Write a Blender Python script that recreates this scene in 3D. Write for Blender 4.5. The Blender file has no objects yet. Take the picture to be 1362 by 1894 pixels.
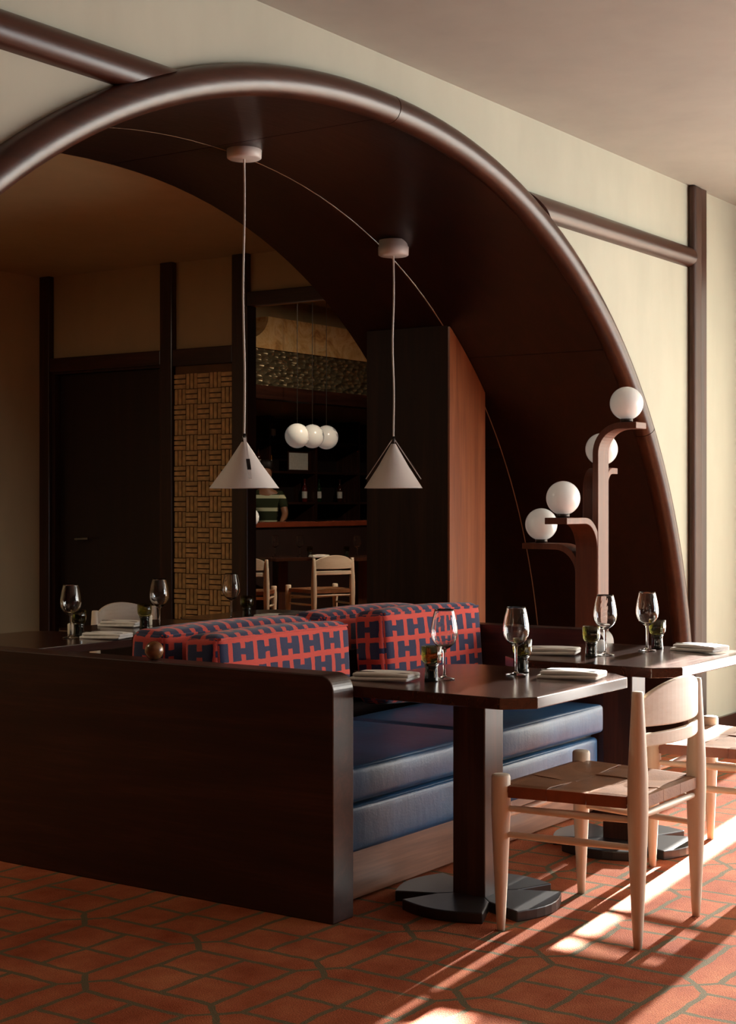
import bpy, bmesh, math, random
from mathutils import Vector, Matrix
random.seed(7)
SC = bpy.context.scene
COL = SC.collection
PI = math.pi

# ------------------------------------------------------------------ camera
H = 1.355                      # lens height; x runs along the arch wall, y runs into the vault
YAW = math.radians(34.5)
cam_d = bpy.data.cameras.new('camera')
cam = bpy.data.objects.new('camera', cam_d); COL.objects.link(cam)
cam.location = (0, 0, H)
cam.rotation_euler = (PI/2, 0, YAW - PI/2)
cam_d.sensor_fit = 'VERTICAL'; cam_d.sensor_height = 36.0; cam_d.sensor_width = 36.0
cam_d.lens = 2850/1894*36.0
cam_d.shift_y = -(947-928)/1894
cam_d.clip_start = 0.05; cam_d.clip_end = 200
SC.camera = cam

# ------------------------------------------------------------------ world, sun, daylight, exposure
SC.view_settings.view_transform = 'Standard'
SC.view_settings.look = 'None'
SC.view_settings.gamma = 1.0
SC.view_settings.use_curve_mapping = False
SC.view_settings.exposure = 0.0
w = bpy.data.worlds.new('sky'); SC.world = w; w.use_nodes = True
w.node_tree.nodes['Background'].inputs[0].default_value = (0.80, 0.88, 1.0, 1)
w.node_tree.nodes['Background'].inputs[1].default_value = 1.0

def sun(elev, dydx, strength, col):
    l = bpy.data.lights.new('sun', 'SUN'); l.energy = strength; l.angle = math.radians(0.8); l.color = col
    o = bpy.data.objects.new('sun', l); COL.objects.link(o)
    d = Vector((-1, -dydx, 0)).normalized()*math.cos(elev) + Vector((0, 0, -math.sin(elev)))
    o.rotation_euler = d.to_track_quat('-Z', 'Y').to_euler()
    o.location = (14, 3, 4)
def area(name, loc, direction, sx, sy, watts, col, spread=180):
    l = bpy.data.lights.new(name, 'AREA'); l.shape = 'RECTANGLE'; l.size = sx; l.size_y = sy
    l.energy = watts; l.color = col; l.spread = math.radians(spread)
    o = bpy.data.objects.new(name, l); COL.objects.link(o)
    o.location = loc; o.rotation_euler = Vector(direction).to_track_quat('-Z', 'Y').to_euler()
sun(math.radians(14.0), 0.0887, 230.0, (1.0, 0.94, 0.86))
area('daylight_side_window', (8.70, -0.95, 1.42), (-1, 0, 0), 4.4, 2.6, 185, (0.95, 0.98, 1.0))
area('daylight_rear_window', (8.0, -3.85, 1.6), (0, 1, 0), 1.4, 2.3, 105, (0.82, 0.91, 1.0))

# ------------------------------------------------------------------ helpers: materials
def lin(c):
    out = []
    for v in c:
        v = v/255
        out.append(v/12.92 if v <= 0.04045 else ((v+0.055)/1.055)**2.4)
    return (out[0], out[1], out[2], 1)
class NT:
    def __init__(s, name):
        s.m = bpy.data.materials.new(name); s.m.use_nodes = True
        s.t = s.m.node_tree; s.b = s.t.nodes['Principled BSDF']; s.out = s.t.nodes['Material Output']
    def n(s, kind, **kw):
        nd = s.t.nodes.new(kind)
        for k, v in kw.items(): setattr(nd, k, v)
        return nd
    def link(s, a, b): s.t.links.new(a, b)
    def math(s, op, a, b=None, c=None):
        nd = s.n('ShaderNodeMath', operation=op)
        for i, v in enumerate((a, b, c)):
            if v is None: continue
            if isinstance(v, (int, float)): nd.inputs[i].default_value = v
            else: s.link(v, nd.inputs[i])
        return nd.outputs[0]
    def coords(s, which='Object', scale=(1, 1, 1), loc=(0, 0, 0), rot=(0, 0, 0)):
        tc = s.n('ShaderNodeTexCoord'); mp = s.n('ShaderNodeMapping')
        mp.inputs['Scale'].default_value = scale; mp.inputs['Location'].default_value = loc; mp.inputs['Rotation'].default_value = rot
        s.link(tc.outputs[which], mp.inputs[0]); return mp.outputs[0]
    def noise(s, vec, scale, detail=4, rough=0.5):
        nd = s.n('ShaderNodeTexNoise'); nd.inputs['Scale'].default_value = scale
        nd.inputs['Detail'].default_value = detail; nd.inputs['Roughness'].default_value = rough
        s.link(vec, nd.inputs['Vector']); return nd
    def ramp(s, fac, stops):
        nd = s.n('ShaderNodeValToRGB'); e = nd.color_ramp.elements
        while len(e) < len(stops): e.new(0.5)
        for el, (p, c) in zip(e, stops): el.position = p; el.color = c
        s.link(fac, nd.inputs[0]); return nd.outputs[0]
    def mix(s, fac, a, b):
        nd = s.n('ShaderNodeMix', data_type='RGBA')
        for sock, v in ((nd.inputs[0], fac), (nd.inputs[6], a), (nd.inputs[7], b)):
            if isinstance(v, (int, float, tuple)): sock.default_value = v
            else: s.link(v, sock)
        return nd.outputs[2]
    def bump(s, hgt, strength=0.2, dist=0.01):
        nd = s.n('ShaderNodeBump'); nd.inputs['Strength'].default_value = strength; nd.inputs['Distance'].default_value = dist
        s.link(hgt, nd.inputs['Height']); s.link(nd.outputs[0], s.b.inputs['Normal'])
    def set(s, **kw):
        for k, v in kw.items():
            k = k.replace('_', ' ')
            if hasattr(v, 'is_linked') or hasattr(v, 'links'): s.link(v, s.b.inputs[k])
            else: s.b.inputs[k].default_value = v
        return s.m
def plain(name, c, rough=0.5, metal=0.0, var=0.08, scale=6, bump=0.0, **kw):
    t = NT(name); v = t.coords()
    nz = t.noise(v, scale, 5)
    a = lin(c); lo = tuple(x*(1-var*2) for x in a[:3])+(1,); hi = tuple(min(1, x*(1+var*2)) for x in a[:3])+(1,)
    col = t.ramp(nz.outputs[0], [(0.3, lo), (0.7, hi)])
    t.set(Base_Color=col, Roughness=rough, Metallic=metal, **kw)
    if bump: t.bump(t.noise(v, scale*12, 6).outputs[0], bump, 0.005)
    return t.m
def wood(name, dark, mid, light, axis='z', rough=0.36, coat=0.22, fine=1.0):
    t = NT(name)
    sc = {'x': (0.6, 9, 9), 'y': (9, 0.6, 9), 'z': (9, 9, 0.6)}[axis]
    sf = {'x': (3, 90, 90), 'y': (90, 3, 90), 'z': (90, 90, 3)}[axis]
    v = t.coords(scale=sc); vf = t.coords(scale=tuple(x*fine for x in sf))
    n1 = t.noise(v, 1.0, 6, 0.6); n1.inputs['Distortion'].default_value = 1.2
    n2 = t.noise(vf, 1.0, 3, 0.6)
    f = t.math('ADD', t.math('MULTIPLY', n1.outputs[0], 0.7), t.math('MULTIPLY', n2.outputs[0], 0.3))
    col = t.ramp(f, [(0.32, lin(dark)), (0.5, lin(mid)), (0.68, lin(light))])
    r = t.math('ADD', t.math('MULTIPLY', n2.outputs[0], 0.15), rough-0.07)
    t.set(Base_Color=col, Roughness=r, Coat_Weight=coat, Coat_Roughness=0.18)
    t.bump(n2.outputs[0], 0.05, 0.0015)
    return t.m
DK = ((34, 17, 12), (51, 26, 18), (76, 42, 30))
M = {}
for ax in 'xyz': M['wood_'+ax] = wood('dark_wood_'+ax, *DK, axis=ax)
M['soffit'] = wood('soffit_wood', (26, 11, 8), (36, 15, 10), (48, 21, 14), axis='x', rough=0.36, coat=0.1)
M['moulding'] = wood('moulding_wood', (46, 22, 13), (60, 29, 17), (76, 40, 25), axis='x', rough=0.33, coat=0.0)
M['pillar_shaded'] = wood('pillar_wood_shaded', (30, 16, 9), (42, 24, 14), (56, 33, 20), axis='z', rough=0.5, coat=0.0)  # pillar wood on its shaded face, shade put into the colour
M['pillar_shaded'].node_tree.nodes['Principled BSDF'].inputs['Specular IOR Level'].default_value = 0.15
M['post'] = wood('post_wood', (44, 24, 14), (60, 34, 20), (76, 45, 28), axis='z', rough=0.55, coat=0.0)
M['pillar'] = wood('pillar_wood_lit', (106, 54, 25), (136, 74, 37), (158, 94, 54), axis='z', rough=0.4, coat=0.1)  # same pillar wood on its lit side, light put into the colour
M['plinth'] = wood('plinth_wood', (92, 58, 42), (122, 80, 58), (150, 104, 80), axis='x', rough=0.4, coat=0.1)
M['top'] = wood('table_top_wood', (48, 26, 18), (58, 32, 22), (69, 39, 27), axis='x', rough=0.2, coat=0.6)
M['base'] = plain('black_base_lacquer', (38, 33, 31), 0.35, var=0.1)
for ax in 'xyz': M['beech_'+ax] = wood('beech_'+ax, (212, 192, 168), (226, 209, 187), (236, 222, 204), axis=ax, rough=0.45, coat=0.1)
M['bent'] = wood('bentwood', (74, 36, 21), (95, 49, 30), (116, 64, 42), axis='z', rough=0.5, coat=0.05)
M['bronze'] = plain('turned_bronze_wood', (120, 78, 44), 0.25, var=0.2, scale=25, Coat_Weight=0.5)
M['leather'] = plain('saddle_leather', (134, 92, 64), 0.38, var=0.12, scale=14, bump=0.15)
M['carpet_lit_leather'] = plain('saddle_leather_carpet_lit', (136, 70, 34), 0.4, var=0.12, scale=14, bump=0.15)  # same leather, the carpet's warm reflection put into its colour
def blue_leather():
    t = NT('blue_leather'); v = t.coords()
    n1 = t.noise(v, 5, 4); n2 = t.noise(v, 160, 4)
    col = t.ramp(n1.outputs[0], [(0.3, lin((24, 64, 102))), (0.7, lin((36, 86, 126)))])
    t.set(Base_Color=col, Roughness=0.42, Coat_Weight=0.1, Coat_Roughness=0.3)
    f = t.math('ADD', t.math('MULTIPLY', n2.outputs[0], 0.25), t.math('MULTIPLY', t.noise(t.coords(scale=(1, 1, .35)), 26, 3).outputs[0], 0.75))
    t.bump(f, 0.18, 0.012); return t.m
M['blue'] = blue_leather()
M['shadow_gap'] = plain('gap_shade_black', (16, 16, 18), 0.7)  # near-black seat base, shade of the cushion gap put into its colour
def plaster(name, c):
    t = NT(name); v = t.coords()
    n1 = t.noise(v, 1.3, 5, 0.6); n2 = t.noise(t.coords(scale=(1, 1, 0.3)), 7, 5)
    a = lin(c)
    f = t.math('ADD', t.math('MULTIPLY', n1.outputs[0], .6), t.math('MULTIPLY', n2.outputs[0], .4))
    col = t.ramp(f, [(0.3, tuple(x*.90 for x in a[:3])+(1,)), (0.7, tuple(min(1, x*1.07) for x in a[:3])+(1,))])
    t.set(Base_Color=col, Roughness=0.75); t.bump(n2.outputs[0], 0.05, 0.01); return t.m
M['plaster'] = plaster('cream_plaster', (178, 179, 162))
M['ceiling'] = plaster('ceiling_paint', (160, 160, 152))
M['room_dark'] = plaster('bounce_cut_dark', (34, 22, 17))  # unseen walls coloured dark to cut bounce light on the partition
M['bar_dark'] = plain('bar_dark_wall', (34, 18, 14), 0.6)
M['back_plaster'] = plaster('ochre_plaster', (184, 162, 122))
M['white_metal'] = plain('powder_coated_white_metal', (214, 206, 200), 0.4, var=0.02)
M['cord'] = plain('white_textile_cord', (200, 194, 186), 0.8, var=0.05)
M['steel'] = plain('brushed_steel', (180, 178, 174), 0.25, metal=1.0, var=0.05)
M['dark_metal'] = plain('dark_steel', (70, 64, 60), 0.35, metal=0.8)
M['opal'] = plain('opal_glass', (240, 240, 236), 0.22, var=0.0, Coat_Weight=0.3, Emission_Color=(1.0, 0.94, 0.84, 1), Emission_Strength=0.10)  # faint emission added to whiten globes and bulbs, the pot shares it
M['linen'] = plain('linen', (226, 222, 216), 0.85, var=0.04, scale=30, bump=0.2)
M['wax'] = plain('candle_wax', (226, 214, 190), 0.5, var=0.03)
M['skin'] = plain('skin', (150, 104, 78), 0.5, var=0.04)
M['hair'] = plain('hair', (30, 22, 18), 0.6)
M['trousers'] = plain('dark_trousers', (28, 28, 32), 0.8)
M['rattan'] = plain('pale_wood_slats', (198, 158, 104), 0.6, var=0.16, scale=20)
M['rattan_back'] = plain('pale_wood_ground', (104, 72, 40), 0.7)
M['door'] = wood('door_wood', (24, 12, 9), (32, 16, 12), (42, 22, 16), axis='z', rough=0.4)
def marble():
    t = NT('amber_marble'); v = t.coords()
    n1 = t.noise(v, 3.6, 7, 0.65); n1.inputs['Distortion'].default_value = 2.0
    col = t.ramp(n1.outputs[0], [(0.3, lin((150, 90, 44))), (0.45, lin((206, 162, 104))), (0.6, lin((222, 190, 140))), (0.75, lin((176, 112, 56)))])
    return t.set(Base_Color=col, Roughness=0.35)
M['marble'] = marble()
def hammered():
    t = NT('hammered_metal'); v = t.coords(scale=(1, 1, 2.2))
    vo = t.n('ShaderNodeTexVoronoi'); vo.inputs['Scale'].default_value = 9; t.link(v, vo.inputs['Vector'])
    t.set(Base_Color=lin((140, 124, 96)), Metallic=0.6, Roughness=0.35); t.bump(vo.outputs['Distance'], 0.9, 0.08); return t.m
M['hammered'] = hammered()
def glass(name, col, rough=0.0, ior=1.45):
    # thin glass: Fresnel reflection over a tinted clear pane
    t = NT(name)
    t.t.nodes.remove(t.b)
    tr = t.n('ShaderNodeBsdfTransparent'); tr.inputs[0].default_value = col
    gl = t.n('ShaderNodeBsdfGlossy'); gl.inputs['Roughness'].default_value = rough+0.02; gl.inputs[0].default_value = (1, 1, 1, 1)
    lw = t.n('ShaderNodeLayerWeight'); lw.inputs[0].default_value = 0.5
    fr = t.math('MULTIPLY_ADD', t.math('POWER', lw.outputs['Facing'], 3.2), 0.95, (ior-1)**2/(ior+1)**2*0.8)
    mx = t.n('ShaderNodeMixShader'); t.link(fr, mx.inputs[0]); t.link(tr.outputs[0], mx.inputs[1]); t.link(gl.outputs[0], mx.inputs[2])
    t.link(mx.outputs[0], t.out.inputs[0]); return t.m
M['glass'] = glass('clear_glass', (0.97, 0.98, 0.97, 1), ior=1.5)
def real_glass(name, col):
    t = NT(name); return t.set(Base_Color=col, Roughness=0.0, Transmission_Weight=1.0, IOR=1.45)
M['stem_glass'] = real_glass('blown_glass', (1, 1, 1, 1))
M['green_glass'] = glass('olive_ribbed_glass', (0.62, 0.60, 0.34, 1), ior=1.6)
M['dark_glass'] = plain('smoked_glass_foot', (22, 24, 18), 0.08, var=0.1, Coat_Weight=0.8)
M['pane'] = glass('window_glass', (0.96, 0.97, 0.97, 1), ior=1.2)
def sheer():
    t = NT('sheer_curtain'); t.t.nodes.remove(t.b)
    tr = t.n('ShaderNodeBsdfTransparent'); tr.inputs[0].default_value = (1, 1, 1, 1)
    tl = t.n('ShaderNodeBsdfTranslucent'); tl.inputs[0].default_value = lin((158, 154, 146))
    df = t.n('ShaderNodeBsdfDiffuse'); df.inputs[0].default_value = lin((158, 154, 146))
    m1 = t.n('ShaderNodeMixShader'); m1.inputs[0].default_value = 0.5
    t.link(tl.outputs[0], m1.inputs[1]); t.link(df.outputs[0], m1.inputs[2])
    m2 = t.n('ShaderNodeMixShader'); m2.inputs[0].default_value = 0.30
    t.link(m1.outputs[0], m2.inputs[1]); t.link(tr.outputs[0], m2.inputs[2])
    t.link(m2.outputs[0], t.out.inputs[0]); return t.m
M['sheer'] = sheer()
M['drape'] = plain('heavy_drape', (214, 196, 178), 0.9, var=0.05, scale=20)
def carpet():
    t = NT('carpet'); v = t.coords()
    wob = t.noise(v, 9, 3); 
    wv = t.n('ShaderNodeVectorMath', operation='MULTIPLY_ADD')
    t.link(wob.outputs['Color'], wv.inputs[0]); wv.inputs[1].default_value = (0.03, 0.03, 0); t.link(v, wv.inputs[2])
    sp = t.n('ShaderNodeSeparateXYZ'); t.link(wv.outputs[0], sp.inputs[0])
    T, BL, W = 0.475, 0.365/0.475, 0.0095/0.475
    def cell(o, org): return t.math('FRACT', t.math('MULTIPLY_ADD', o, 1/T, (-org-0.015)/T + 20))
    u = cell(sp.outputs[0], 3.183); q = cell(sp.outputs[1], 3.173)
    def near(a, c): return t.math('LESS_THAN', t.math('ABSOLUTE', t.math('SUBTRACT', a, c)), W)
    def inblk(a): return t.math('LESS_THAN', a, BL+W)
    def lines(a): 
        r = t.math('MAXIMUM', near(a, 0.0), near(a, BL/2)); r = t.math('MAXIMUM', r, near(a, BL)); return t.math('MAXIMUM', r, near(a, 1.0))
    l1 = t.math('MULTIPLY', lines(u), inblk(q)); l2 = t.math('MULTIPLY', lines(q), inblk(u))
    gap = t.math('MULTIPLY', t.math('GREATER_THAN', u, BL), t.math('GREATER_THAN', q, BL))
    dx = t.math('LESS_THAN', t.math('ABSOLUTE', t.math('SUBTRACT', u, q)), W*1.5)
    dy = t.math('LESS_THAN', t.math('ABSOLUTE', t.math('SUBTRACT', t.math('ADD', u, q), 1+BL)), W*1.3)
    X = t.math('MULTIPLY', gap, t.math('MAXIMUM', dx, dy))
    L = t.math('MAXIMUM', t.math('MAXIMUM', l1, l2), X)
    n1 = t.noise(v, 3.5, 5, 0.65); n2 = t.noise(v, 220, 3)
    base = t.ramp(n1.outputs[0], [(0.3, lin((140, 66, 38))), (0.5, lin((163, 88, 55))), (0.72, lin((184, 112, 74)))])
    spk = t.ramp(n2.outputs[0], [(0.3, (0.62, 0.6, 0.6, 1)), (0.7, (1.15, 1.1, 1.05, 1))])
    mu = t.n('ShaderNodeMix', data_type='RGBA', blend_type='MULTIPLY'); mu.inputs[0].default_value = 1.0
    t.link(base, mu.inputs[6]); t.link(spk, mu.inputs[7])
    col = t.mix(t.math('MULTIPLY', L, 0.88), mu.outputs[2], lin((88, 88, 66)))
    t.set(Base_Color=col, Roughness=1.0, Specular_IOR_Level=0.1); t.bump(n2.outputs[0], 0.6, 0.006); return t.m
M['carpet'] = carpet()
def hfabric(name, ru, rv, shift=0.0):
    # navy H motifs in coral weave, offset row by row; UVs are metres
    t = NT(name)
    uv = t.n('ShaderNodeUVMap'); 
    wob = t.noise(uv.outputs[0], 25, 2)
    wv = t.n('ShaderNodeVectorMath', operation='MULTIPLY_ADD')
    t.link(wob.outputs['Color'], wv.inputs[0]); wv.inputs[1].default_value = (0.010, 0.010, 0); t.link(uv.outputs[0], wv.inputs[2])
    sp = t.n('ShaderNodeSeparateXYZ'); t.link(wv.outputs[0], sp.inputs[0])
    vv = t.math('MULTIPLY_ADD', sp.outputs[1], 1/rv, 10.0+shift)
    row = t.math('FLOOR', vv); v = t.math('SUBTRACT', t.math('FRACT', vv), 0.5)
    uu = t.math('ADD', t.math('MULTIPLY_ADD', sp.outputs[0], 1/ru, 10.0), t.math('MULTIPLY', row, 0.5))
    u = t.math('ABSOLUTE', t.math('SUBTRACT', t.math('FRACT', uu), 0.5)); av = t.math('ABSOLUTE', v)
    def lt(a, b): return t.math('LESS_THAN', a, b)
    legs = t.math('MULTIPLY', t.math('MULTIPLY', lt(u, 0.415), t.math('GREATER_THAN', u, 0.095)), lt(av, 0.385))
    bar = t.math('MULTIPLY', lt(u, 0.10), lt(av, 0.12))
    f = t.math('MAXIMUM', legs, bar)
    n2 = t.noise(uv.outputs[0], 420, 2)
    red = t.ramp(n2.outputs[0], [(0.3, lin((186, 52, 44))), (0.7, lin((218, 84, 68)))])
    navy = t.ramp(n2.outputs[0], [(0.3, lin((24, 27, 56))), (0.7, lin((44, 50, 92)))])
    t.set(Base_Color=t.mix(f, red, navy), Roughness=0.9, Sheen_Weight=0.2)
    h = t.math('ADD', t.math('MULTIPLY', f, -0.7), t.math('MULTIPLY', n2.outputs[0], 0.4)); t.bump(h, 0.5, 0.006)
    return t.m
M['h'] = hfabric('woven_h_fabric', 0.140, 0.090)
def striped():
    t = NT('striped_shirt'); v = t.coords(); sp = t.n('ShaderNodeSeparateXYZ'); t.link(v, sp.inputs[0])
    f = t.math('LESS_THAN', t.math('FRACT', t.math('MULTIPLY', sp.outputs[2], 1/0.155)), 0.28)
    return t.set(Base_Color=t.mix(f, lin((38, 46, 22)), lin((196, 200, 168))), Roughness=0.9)
M['striped'] = striped()

# ------------------------------------------------------------------ helpers: meshes
class MB:
    def __init__(s): s.v = []; s.f = []; s.sm = []
    def add(s, verts, faces, smooth=False, mat=None):
        o = len(s.v)
        if mat is not None: verts = [mat @ Vector(p) for p in verts]
        s.v += [tuple(p) for p in verts]
        for f in faces: s.f.append(tuple(i+o for i in f)); s.sm.append(smooth)
        return s
    def box(s, x0, x1, y0, y1, z0, z1, mat=None):
        v = [(x, y, z) for z in (z0, z1) for y in (y0, y1) for x in (x0, x1)]
        f = [(0, 2, 3, 1), (4, 5, 7, 6), (0, 1, 5, 4), (2, 6, 7, 3), (0, 4, 6, 2), (1, 3, 7, 5)]
        return s.add(v, f, False, mat)
    def prism(s, poly, axis, a, b, smooth=False, mat=None):
        # poly: 2D outline counter-clockwise; axis: extrusion axis
        n = len(poly)
        def p(q, h):
            return {'z': (q[0], q[1], h), 'y': (q[0], h, q[1]), 'x': (h, q[0], q[1])}[axis]
        v = [p(q, a) for q in poly] + [p(q, b) for q in poly]
        f = [tuple(range(n))[::-1], tuple(range(n, 2*n))]
        s.add(v, f, False, mat)
        s.add(v, [(i, (i+1) % n, (i+1) % n+n, i+n) for i in range(n)], smooth, mat)
        return s
    def lathe(s, prof, segs=24, c=(0, 0, 0), mat=None, ribs=0, amp=0.0, ribrange=None, smooth=True):
        v = []; f = []
        for j, (r, z) in enumerate(prof):
            for i in range(segs):
                a = 2*PI*i/segs; rr = r
                if ribs and ribrange and ribrange[0] <= j <= ribrange[1]: rr = r*(1+amp*math.cos(ribs*a))
                v.append((c[0]+rr*math.cos(a), c[1]+rr*math.sin(a), c[2]+z))
        for j in range(len(prof)-1):
            for i in range(segs):
                k = (i+1) % segs
                f.append((j*segs+i, j*segs+k, (j+1)*segs+k, (j+1)*segs+i))
        if prof[0][0] > 1e-4: f.append(tuple(range(segs))[::-1]) if s_cap(prof, 0) else None
        if prof[-1][0] > 1e-4 and s_cap(prof, 1): f.append(tuple(range((len(prof)-1)*segs, len(prof)*segs)))
        f = [q for q in f if q]
        return s.add(v, f, smooth, mat)
    def tube(s, pts, rad, segs=10, mat=None, caps=True):
        pts = [Vector(p) for p in pts]; n = len(pts)
        if not isinstance(rad, (list, tuple)): rad = [rad]*n
        v = []; up = None
        for i, p in enumerate(pts):
            d = (pts[min(i+1, n-1)]-pts[max(i-1, 0)]).normalized()
            if up is None:
                up = Vector((0, 0, 1)) if abs(d.z) < 0.9 else Vector((1, 0, 0))
            a = d.cross(up).normalized(); b = a.cross(d).normalized(); up = b
            for k in range(segs):
                t = 2*PI*k/segs; v.append(p+(a*math.cos(t)+b*math.sin(t))*rad[i])
        f = []
        for i in range(n-1):
            for k in range(segs):
                q = (k+1) % segs
                f.append((i*segs+k, i*segs+q, (i+1)*segs+q, (i+1)*segs+k))
        s.add(v, f, True, mat)
        if caps: s.add(v, [tuple(range(segs))[::-1], tuple(range((n-1)*segs, n*segs))], False, mat)
        return s
    def ribbon(s, pts, side, width, thick, mat=None):
        # flat band: path pts, 'side' the width direction; rectangular section
        pts = [Vector(p) for p in pts]; side = Vector(side).normalized(); n = len(pts); v = []
        for i, p in enumerate(pts):
            d = (pts[min(i+1, n-1)]-pts[max(i-1, 0)]).normalized(); nn = d.cross(side).normalized()
            for a, b in ((-1, -1), (1, -1), (1, 1), (-1, 1)): v.append(p+side*(a*width/2)+nn*(b*thick/2))
        f = []
        for i in range(n-1):
            for k in range(4):
                q = (k+1) % 4; f.append((i*4+k, i*4+q, (i+1)*4+q, (i+1)*4+k))
        f += [(3, 2, 1, 0), tuple(range((n-1)*4, n*4))]
        return s.add(v, f, False, mat)
    def rbox(s, sx, sy, sz, r, c=(0, 0, 0), nseg=6, puff=0.0, mat=None, sag=None):
        # soft rounded box (half sizes), puffed faces: cushions
        hs = (sx, sy, sz)
        def L(h):
            k = [(1-math.cos(i*PI/8)) for i in range(4)]
            lo = [-h + r*q*0.98 for q in k]
            inner = [(-(h-r) + 2*(h-r)*i/nseg) for i in range(nseg+1)]
            return lo+inner+[-x for x in lo[::-1]]
        idx = {}; V = []; F = []
        def vert(p):
            inn = [max(-(h-r), min(h-r, q)) for h, q in zip(hs, p)]
            d = Vector([q-i for q, i in zip(p, inn)])
            if d.length > 1e-9: d = d.normalized()*r
            q = Vector(inn)+d
            if puff:
                a, b, e = (p[i]/hs[i] for i in range(3))
                w = [(1-b*b)*(1-e*e), (1-a*a)*(1-e*e), (1-a*a)*(1-b*b)]
                for i in range(3):
                    if abs(abs(p[i])-hs[i]) < 1e-6: q[i] += math.copysign(puff*max(0, w[i])**0.6, p[i])
            if sag: q = sag(q)
            k = tuple(round(x, 5) for x in p)
            if k not in idx: idx[k] = len(V); V.append((q[0]+c[0], q[1]+c[1], q[2]+c[2]))
            return idx[k]
        for ax in range(3):
            b, e = (ax+1) % 3, (ax+2) % 3
            for sg in (-1, 1):
                lb, le = L(hs[b]), L(hs[e])
                for i in range(len(lb)-1):
                    for j in range(len(le)-1):
                        q = []
                        for (x, y) in ((lb[i], le[j]), (lb[i+1], le[j]), (lb[i+1], le[j+1]), (lb[i], le[j+1])):
                            p = [0, 0, 0]; p[ax] = sg*hs[ax]; p[b] = x; p[e] = y; q.append(vert(p))
                        F.append(tuple(q) if sg > 0 else tuple(q[::-1]))
        return s.add(V, F, True, mat)
    def mesh(s, name, bevel=0.0, segs=2, weld=False):
        me = bpy.data.meshes.new(name); me.from_pydata(s.v, [], s.f)
        me.polygons.foreach_set('use_smooth', s.sm); me.update()
        if bevel or weld:
            bm = bmesh.new(); bm.from_mesh(me)
            bmesh.ops.remove_doubles(bm, verts=bm.verts, dist=1e-5)
            if bevel:
                ed = [e for e in bm.edges if len(e.link_faces) == 2 and e.calc_face_angle(0) > 0.6]
                bmesh.ops.bevel(bm, geom=ed, offset=bevel, segments=segs, profile=0.5, affect='EDGES', clamp_overlap=True)
            bm.to_mesh(me); bm.free()
        uv = me.uv_layers.new(name='UVMap')
        for p in me.polygons:
            n = p.normal; ax = max(range(3), key=lambda i: abs(n[i])); b, e = {0: (1, 2), 1: (0, 2), 2: (0, 1)}[ax]
            for li in p.loop_indices:
                co = me.vertices[me.loops[li].vertex_index].co; uv.data[li].uv = (co[b], co[e])
        return me
def s_cap(prof, end): return True
def tag(o, label=None, cat=None, group=None, kind=None):
    if label: o['label'] = label
    if cat: o['category'] = cat
    if group: o['group'] = group
    if kind: o['kind'] = kind
    return o
def obj(name, mb, mat, parent=None, bevel=0.0, segs=2, loc=None, rot=None, weld=False):
    me = mb if isinstance(mb, bpy.types.Mesh) else mb.mesh(name, bevel, segs, weld)
    if not me.materials: me.materials.append(M[mat] if isinstance(mat, str) else mat)
    o = bpy.data.objects.new(name, me); COL.objects.link(o)
    if parent: o.parent = parent
    if loc: o.location = loc
    if rot: o.rotation_euler = rot
    return o
def thing(name, label, cat, loc=(0, 0, 0), rotz=0.0, group=None):
    o = bpy.data.objects.new(name, None); COL.objects.link(o); o.empty_display_size = 0.05
    o.location = loc; o.rotation_euler = (0, 0, rotz); return tag(o, label, cat, group)
def struct(name, mb, mat, label=None, parent=None, **kw):
    o = obj(name, mb, mat, parent, **kw)
    if parent is None: tag(o, label, None, None, 'structure')
    return o
def sroot(name, label=None):
    o = bpy.data.objects.new(name, None); COL.objects.link(o); tag(o, label, None, None, 'structure'); return o
KIDS = {}
def dup(root, loc, rotz, label, group=None):
    r = root.copy(); COL.objects.link(r); r.location = loc; r.rotation_euler = (0, 0, rotz); r['label'] = label
    if group: r['group'] = group
    for ch in [o for o in bpy.data.objects if o.parent == root]:
        c = ch.copy(); COL.objects.link(c); c.parent = r
        for g in [o for o in bpy.data.objects if o.parent == ch]:
            d = g.copy(); COL.objects.link(d); d.parent = c
    return r

# ------------------------------------------------------------------ room shell
Y0 = 3.35; Y1 = 4.79; ZC = 3.096; XR = 8.95; XB = 7.58; ZB = 2.915; YL = 7.95
XC, AO, BO, NE = 4.92, 3.06, 2.94, 2.1
def arch(t, off=0.0):
    # point on the arch outline (outer edge of the moulding), moved inwards by off
    def p(t):
        c, s = math.cos(t), math.sin(t)
        return Vector((XC+AO*math.copysign(abs(c)**(2/NE), c), BO*max(0, s)**(2/NE)))
    q = p(t); e = 1e-3; tg = p(min(PI, t+e))-p(max(0.0, t-e)); nrm = Vector((-tg.y, tg.x)).normalized()
    if nrm.dot(Vector((XC, 0))-q) < 0: nrm = -nrm
    q = q+nrm*off
    return (q.x, max(0.0, q.y))
def ts(a, b, n): return [a+(b-a)*i/n for i in range(n+1)]
struct('floor', MB().box(-4, 20, -4, 13.5, -0.1, 0.0), 'carpet', 'rust carpet with olive line grid')
struct('ceiling', MB().box(-4, 9.1, -4, Y0+0.1, ZC, ZC+0.1), 'ceiling', 'pale painted ceiling of the dining room')
def holed_wall(y0, y1, x0, x1, zt, off):
    m = MB(); T = ts(PI, 0, 72); P = [arch(t, off) for t in T]; P[0] = (P[0][0], 0); P[-1] = (P[-1][0], 0)
    V = []; n = len(P)
    for y in (y0, y1):
        V += [(x, y, z) for x, z in P] + [(x, y, zt) for x, z in P]
    F = []
    for i in range(n-1):
        F.append((i, i+1, n+i+1, n+i)); F.append((2*n+i+1, 2*n+i, 3*n+i, 3*n+i+1)); F.append((i+1, i, 2*n+i, 2*n+i+1))
    m.add(V, F); m.box(x0, P[0][0], y0, y1, 0, zt); m.box(P[-1][0], x1, y0, y1, 0, zt)
    return m
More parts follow.
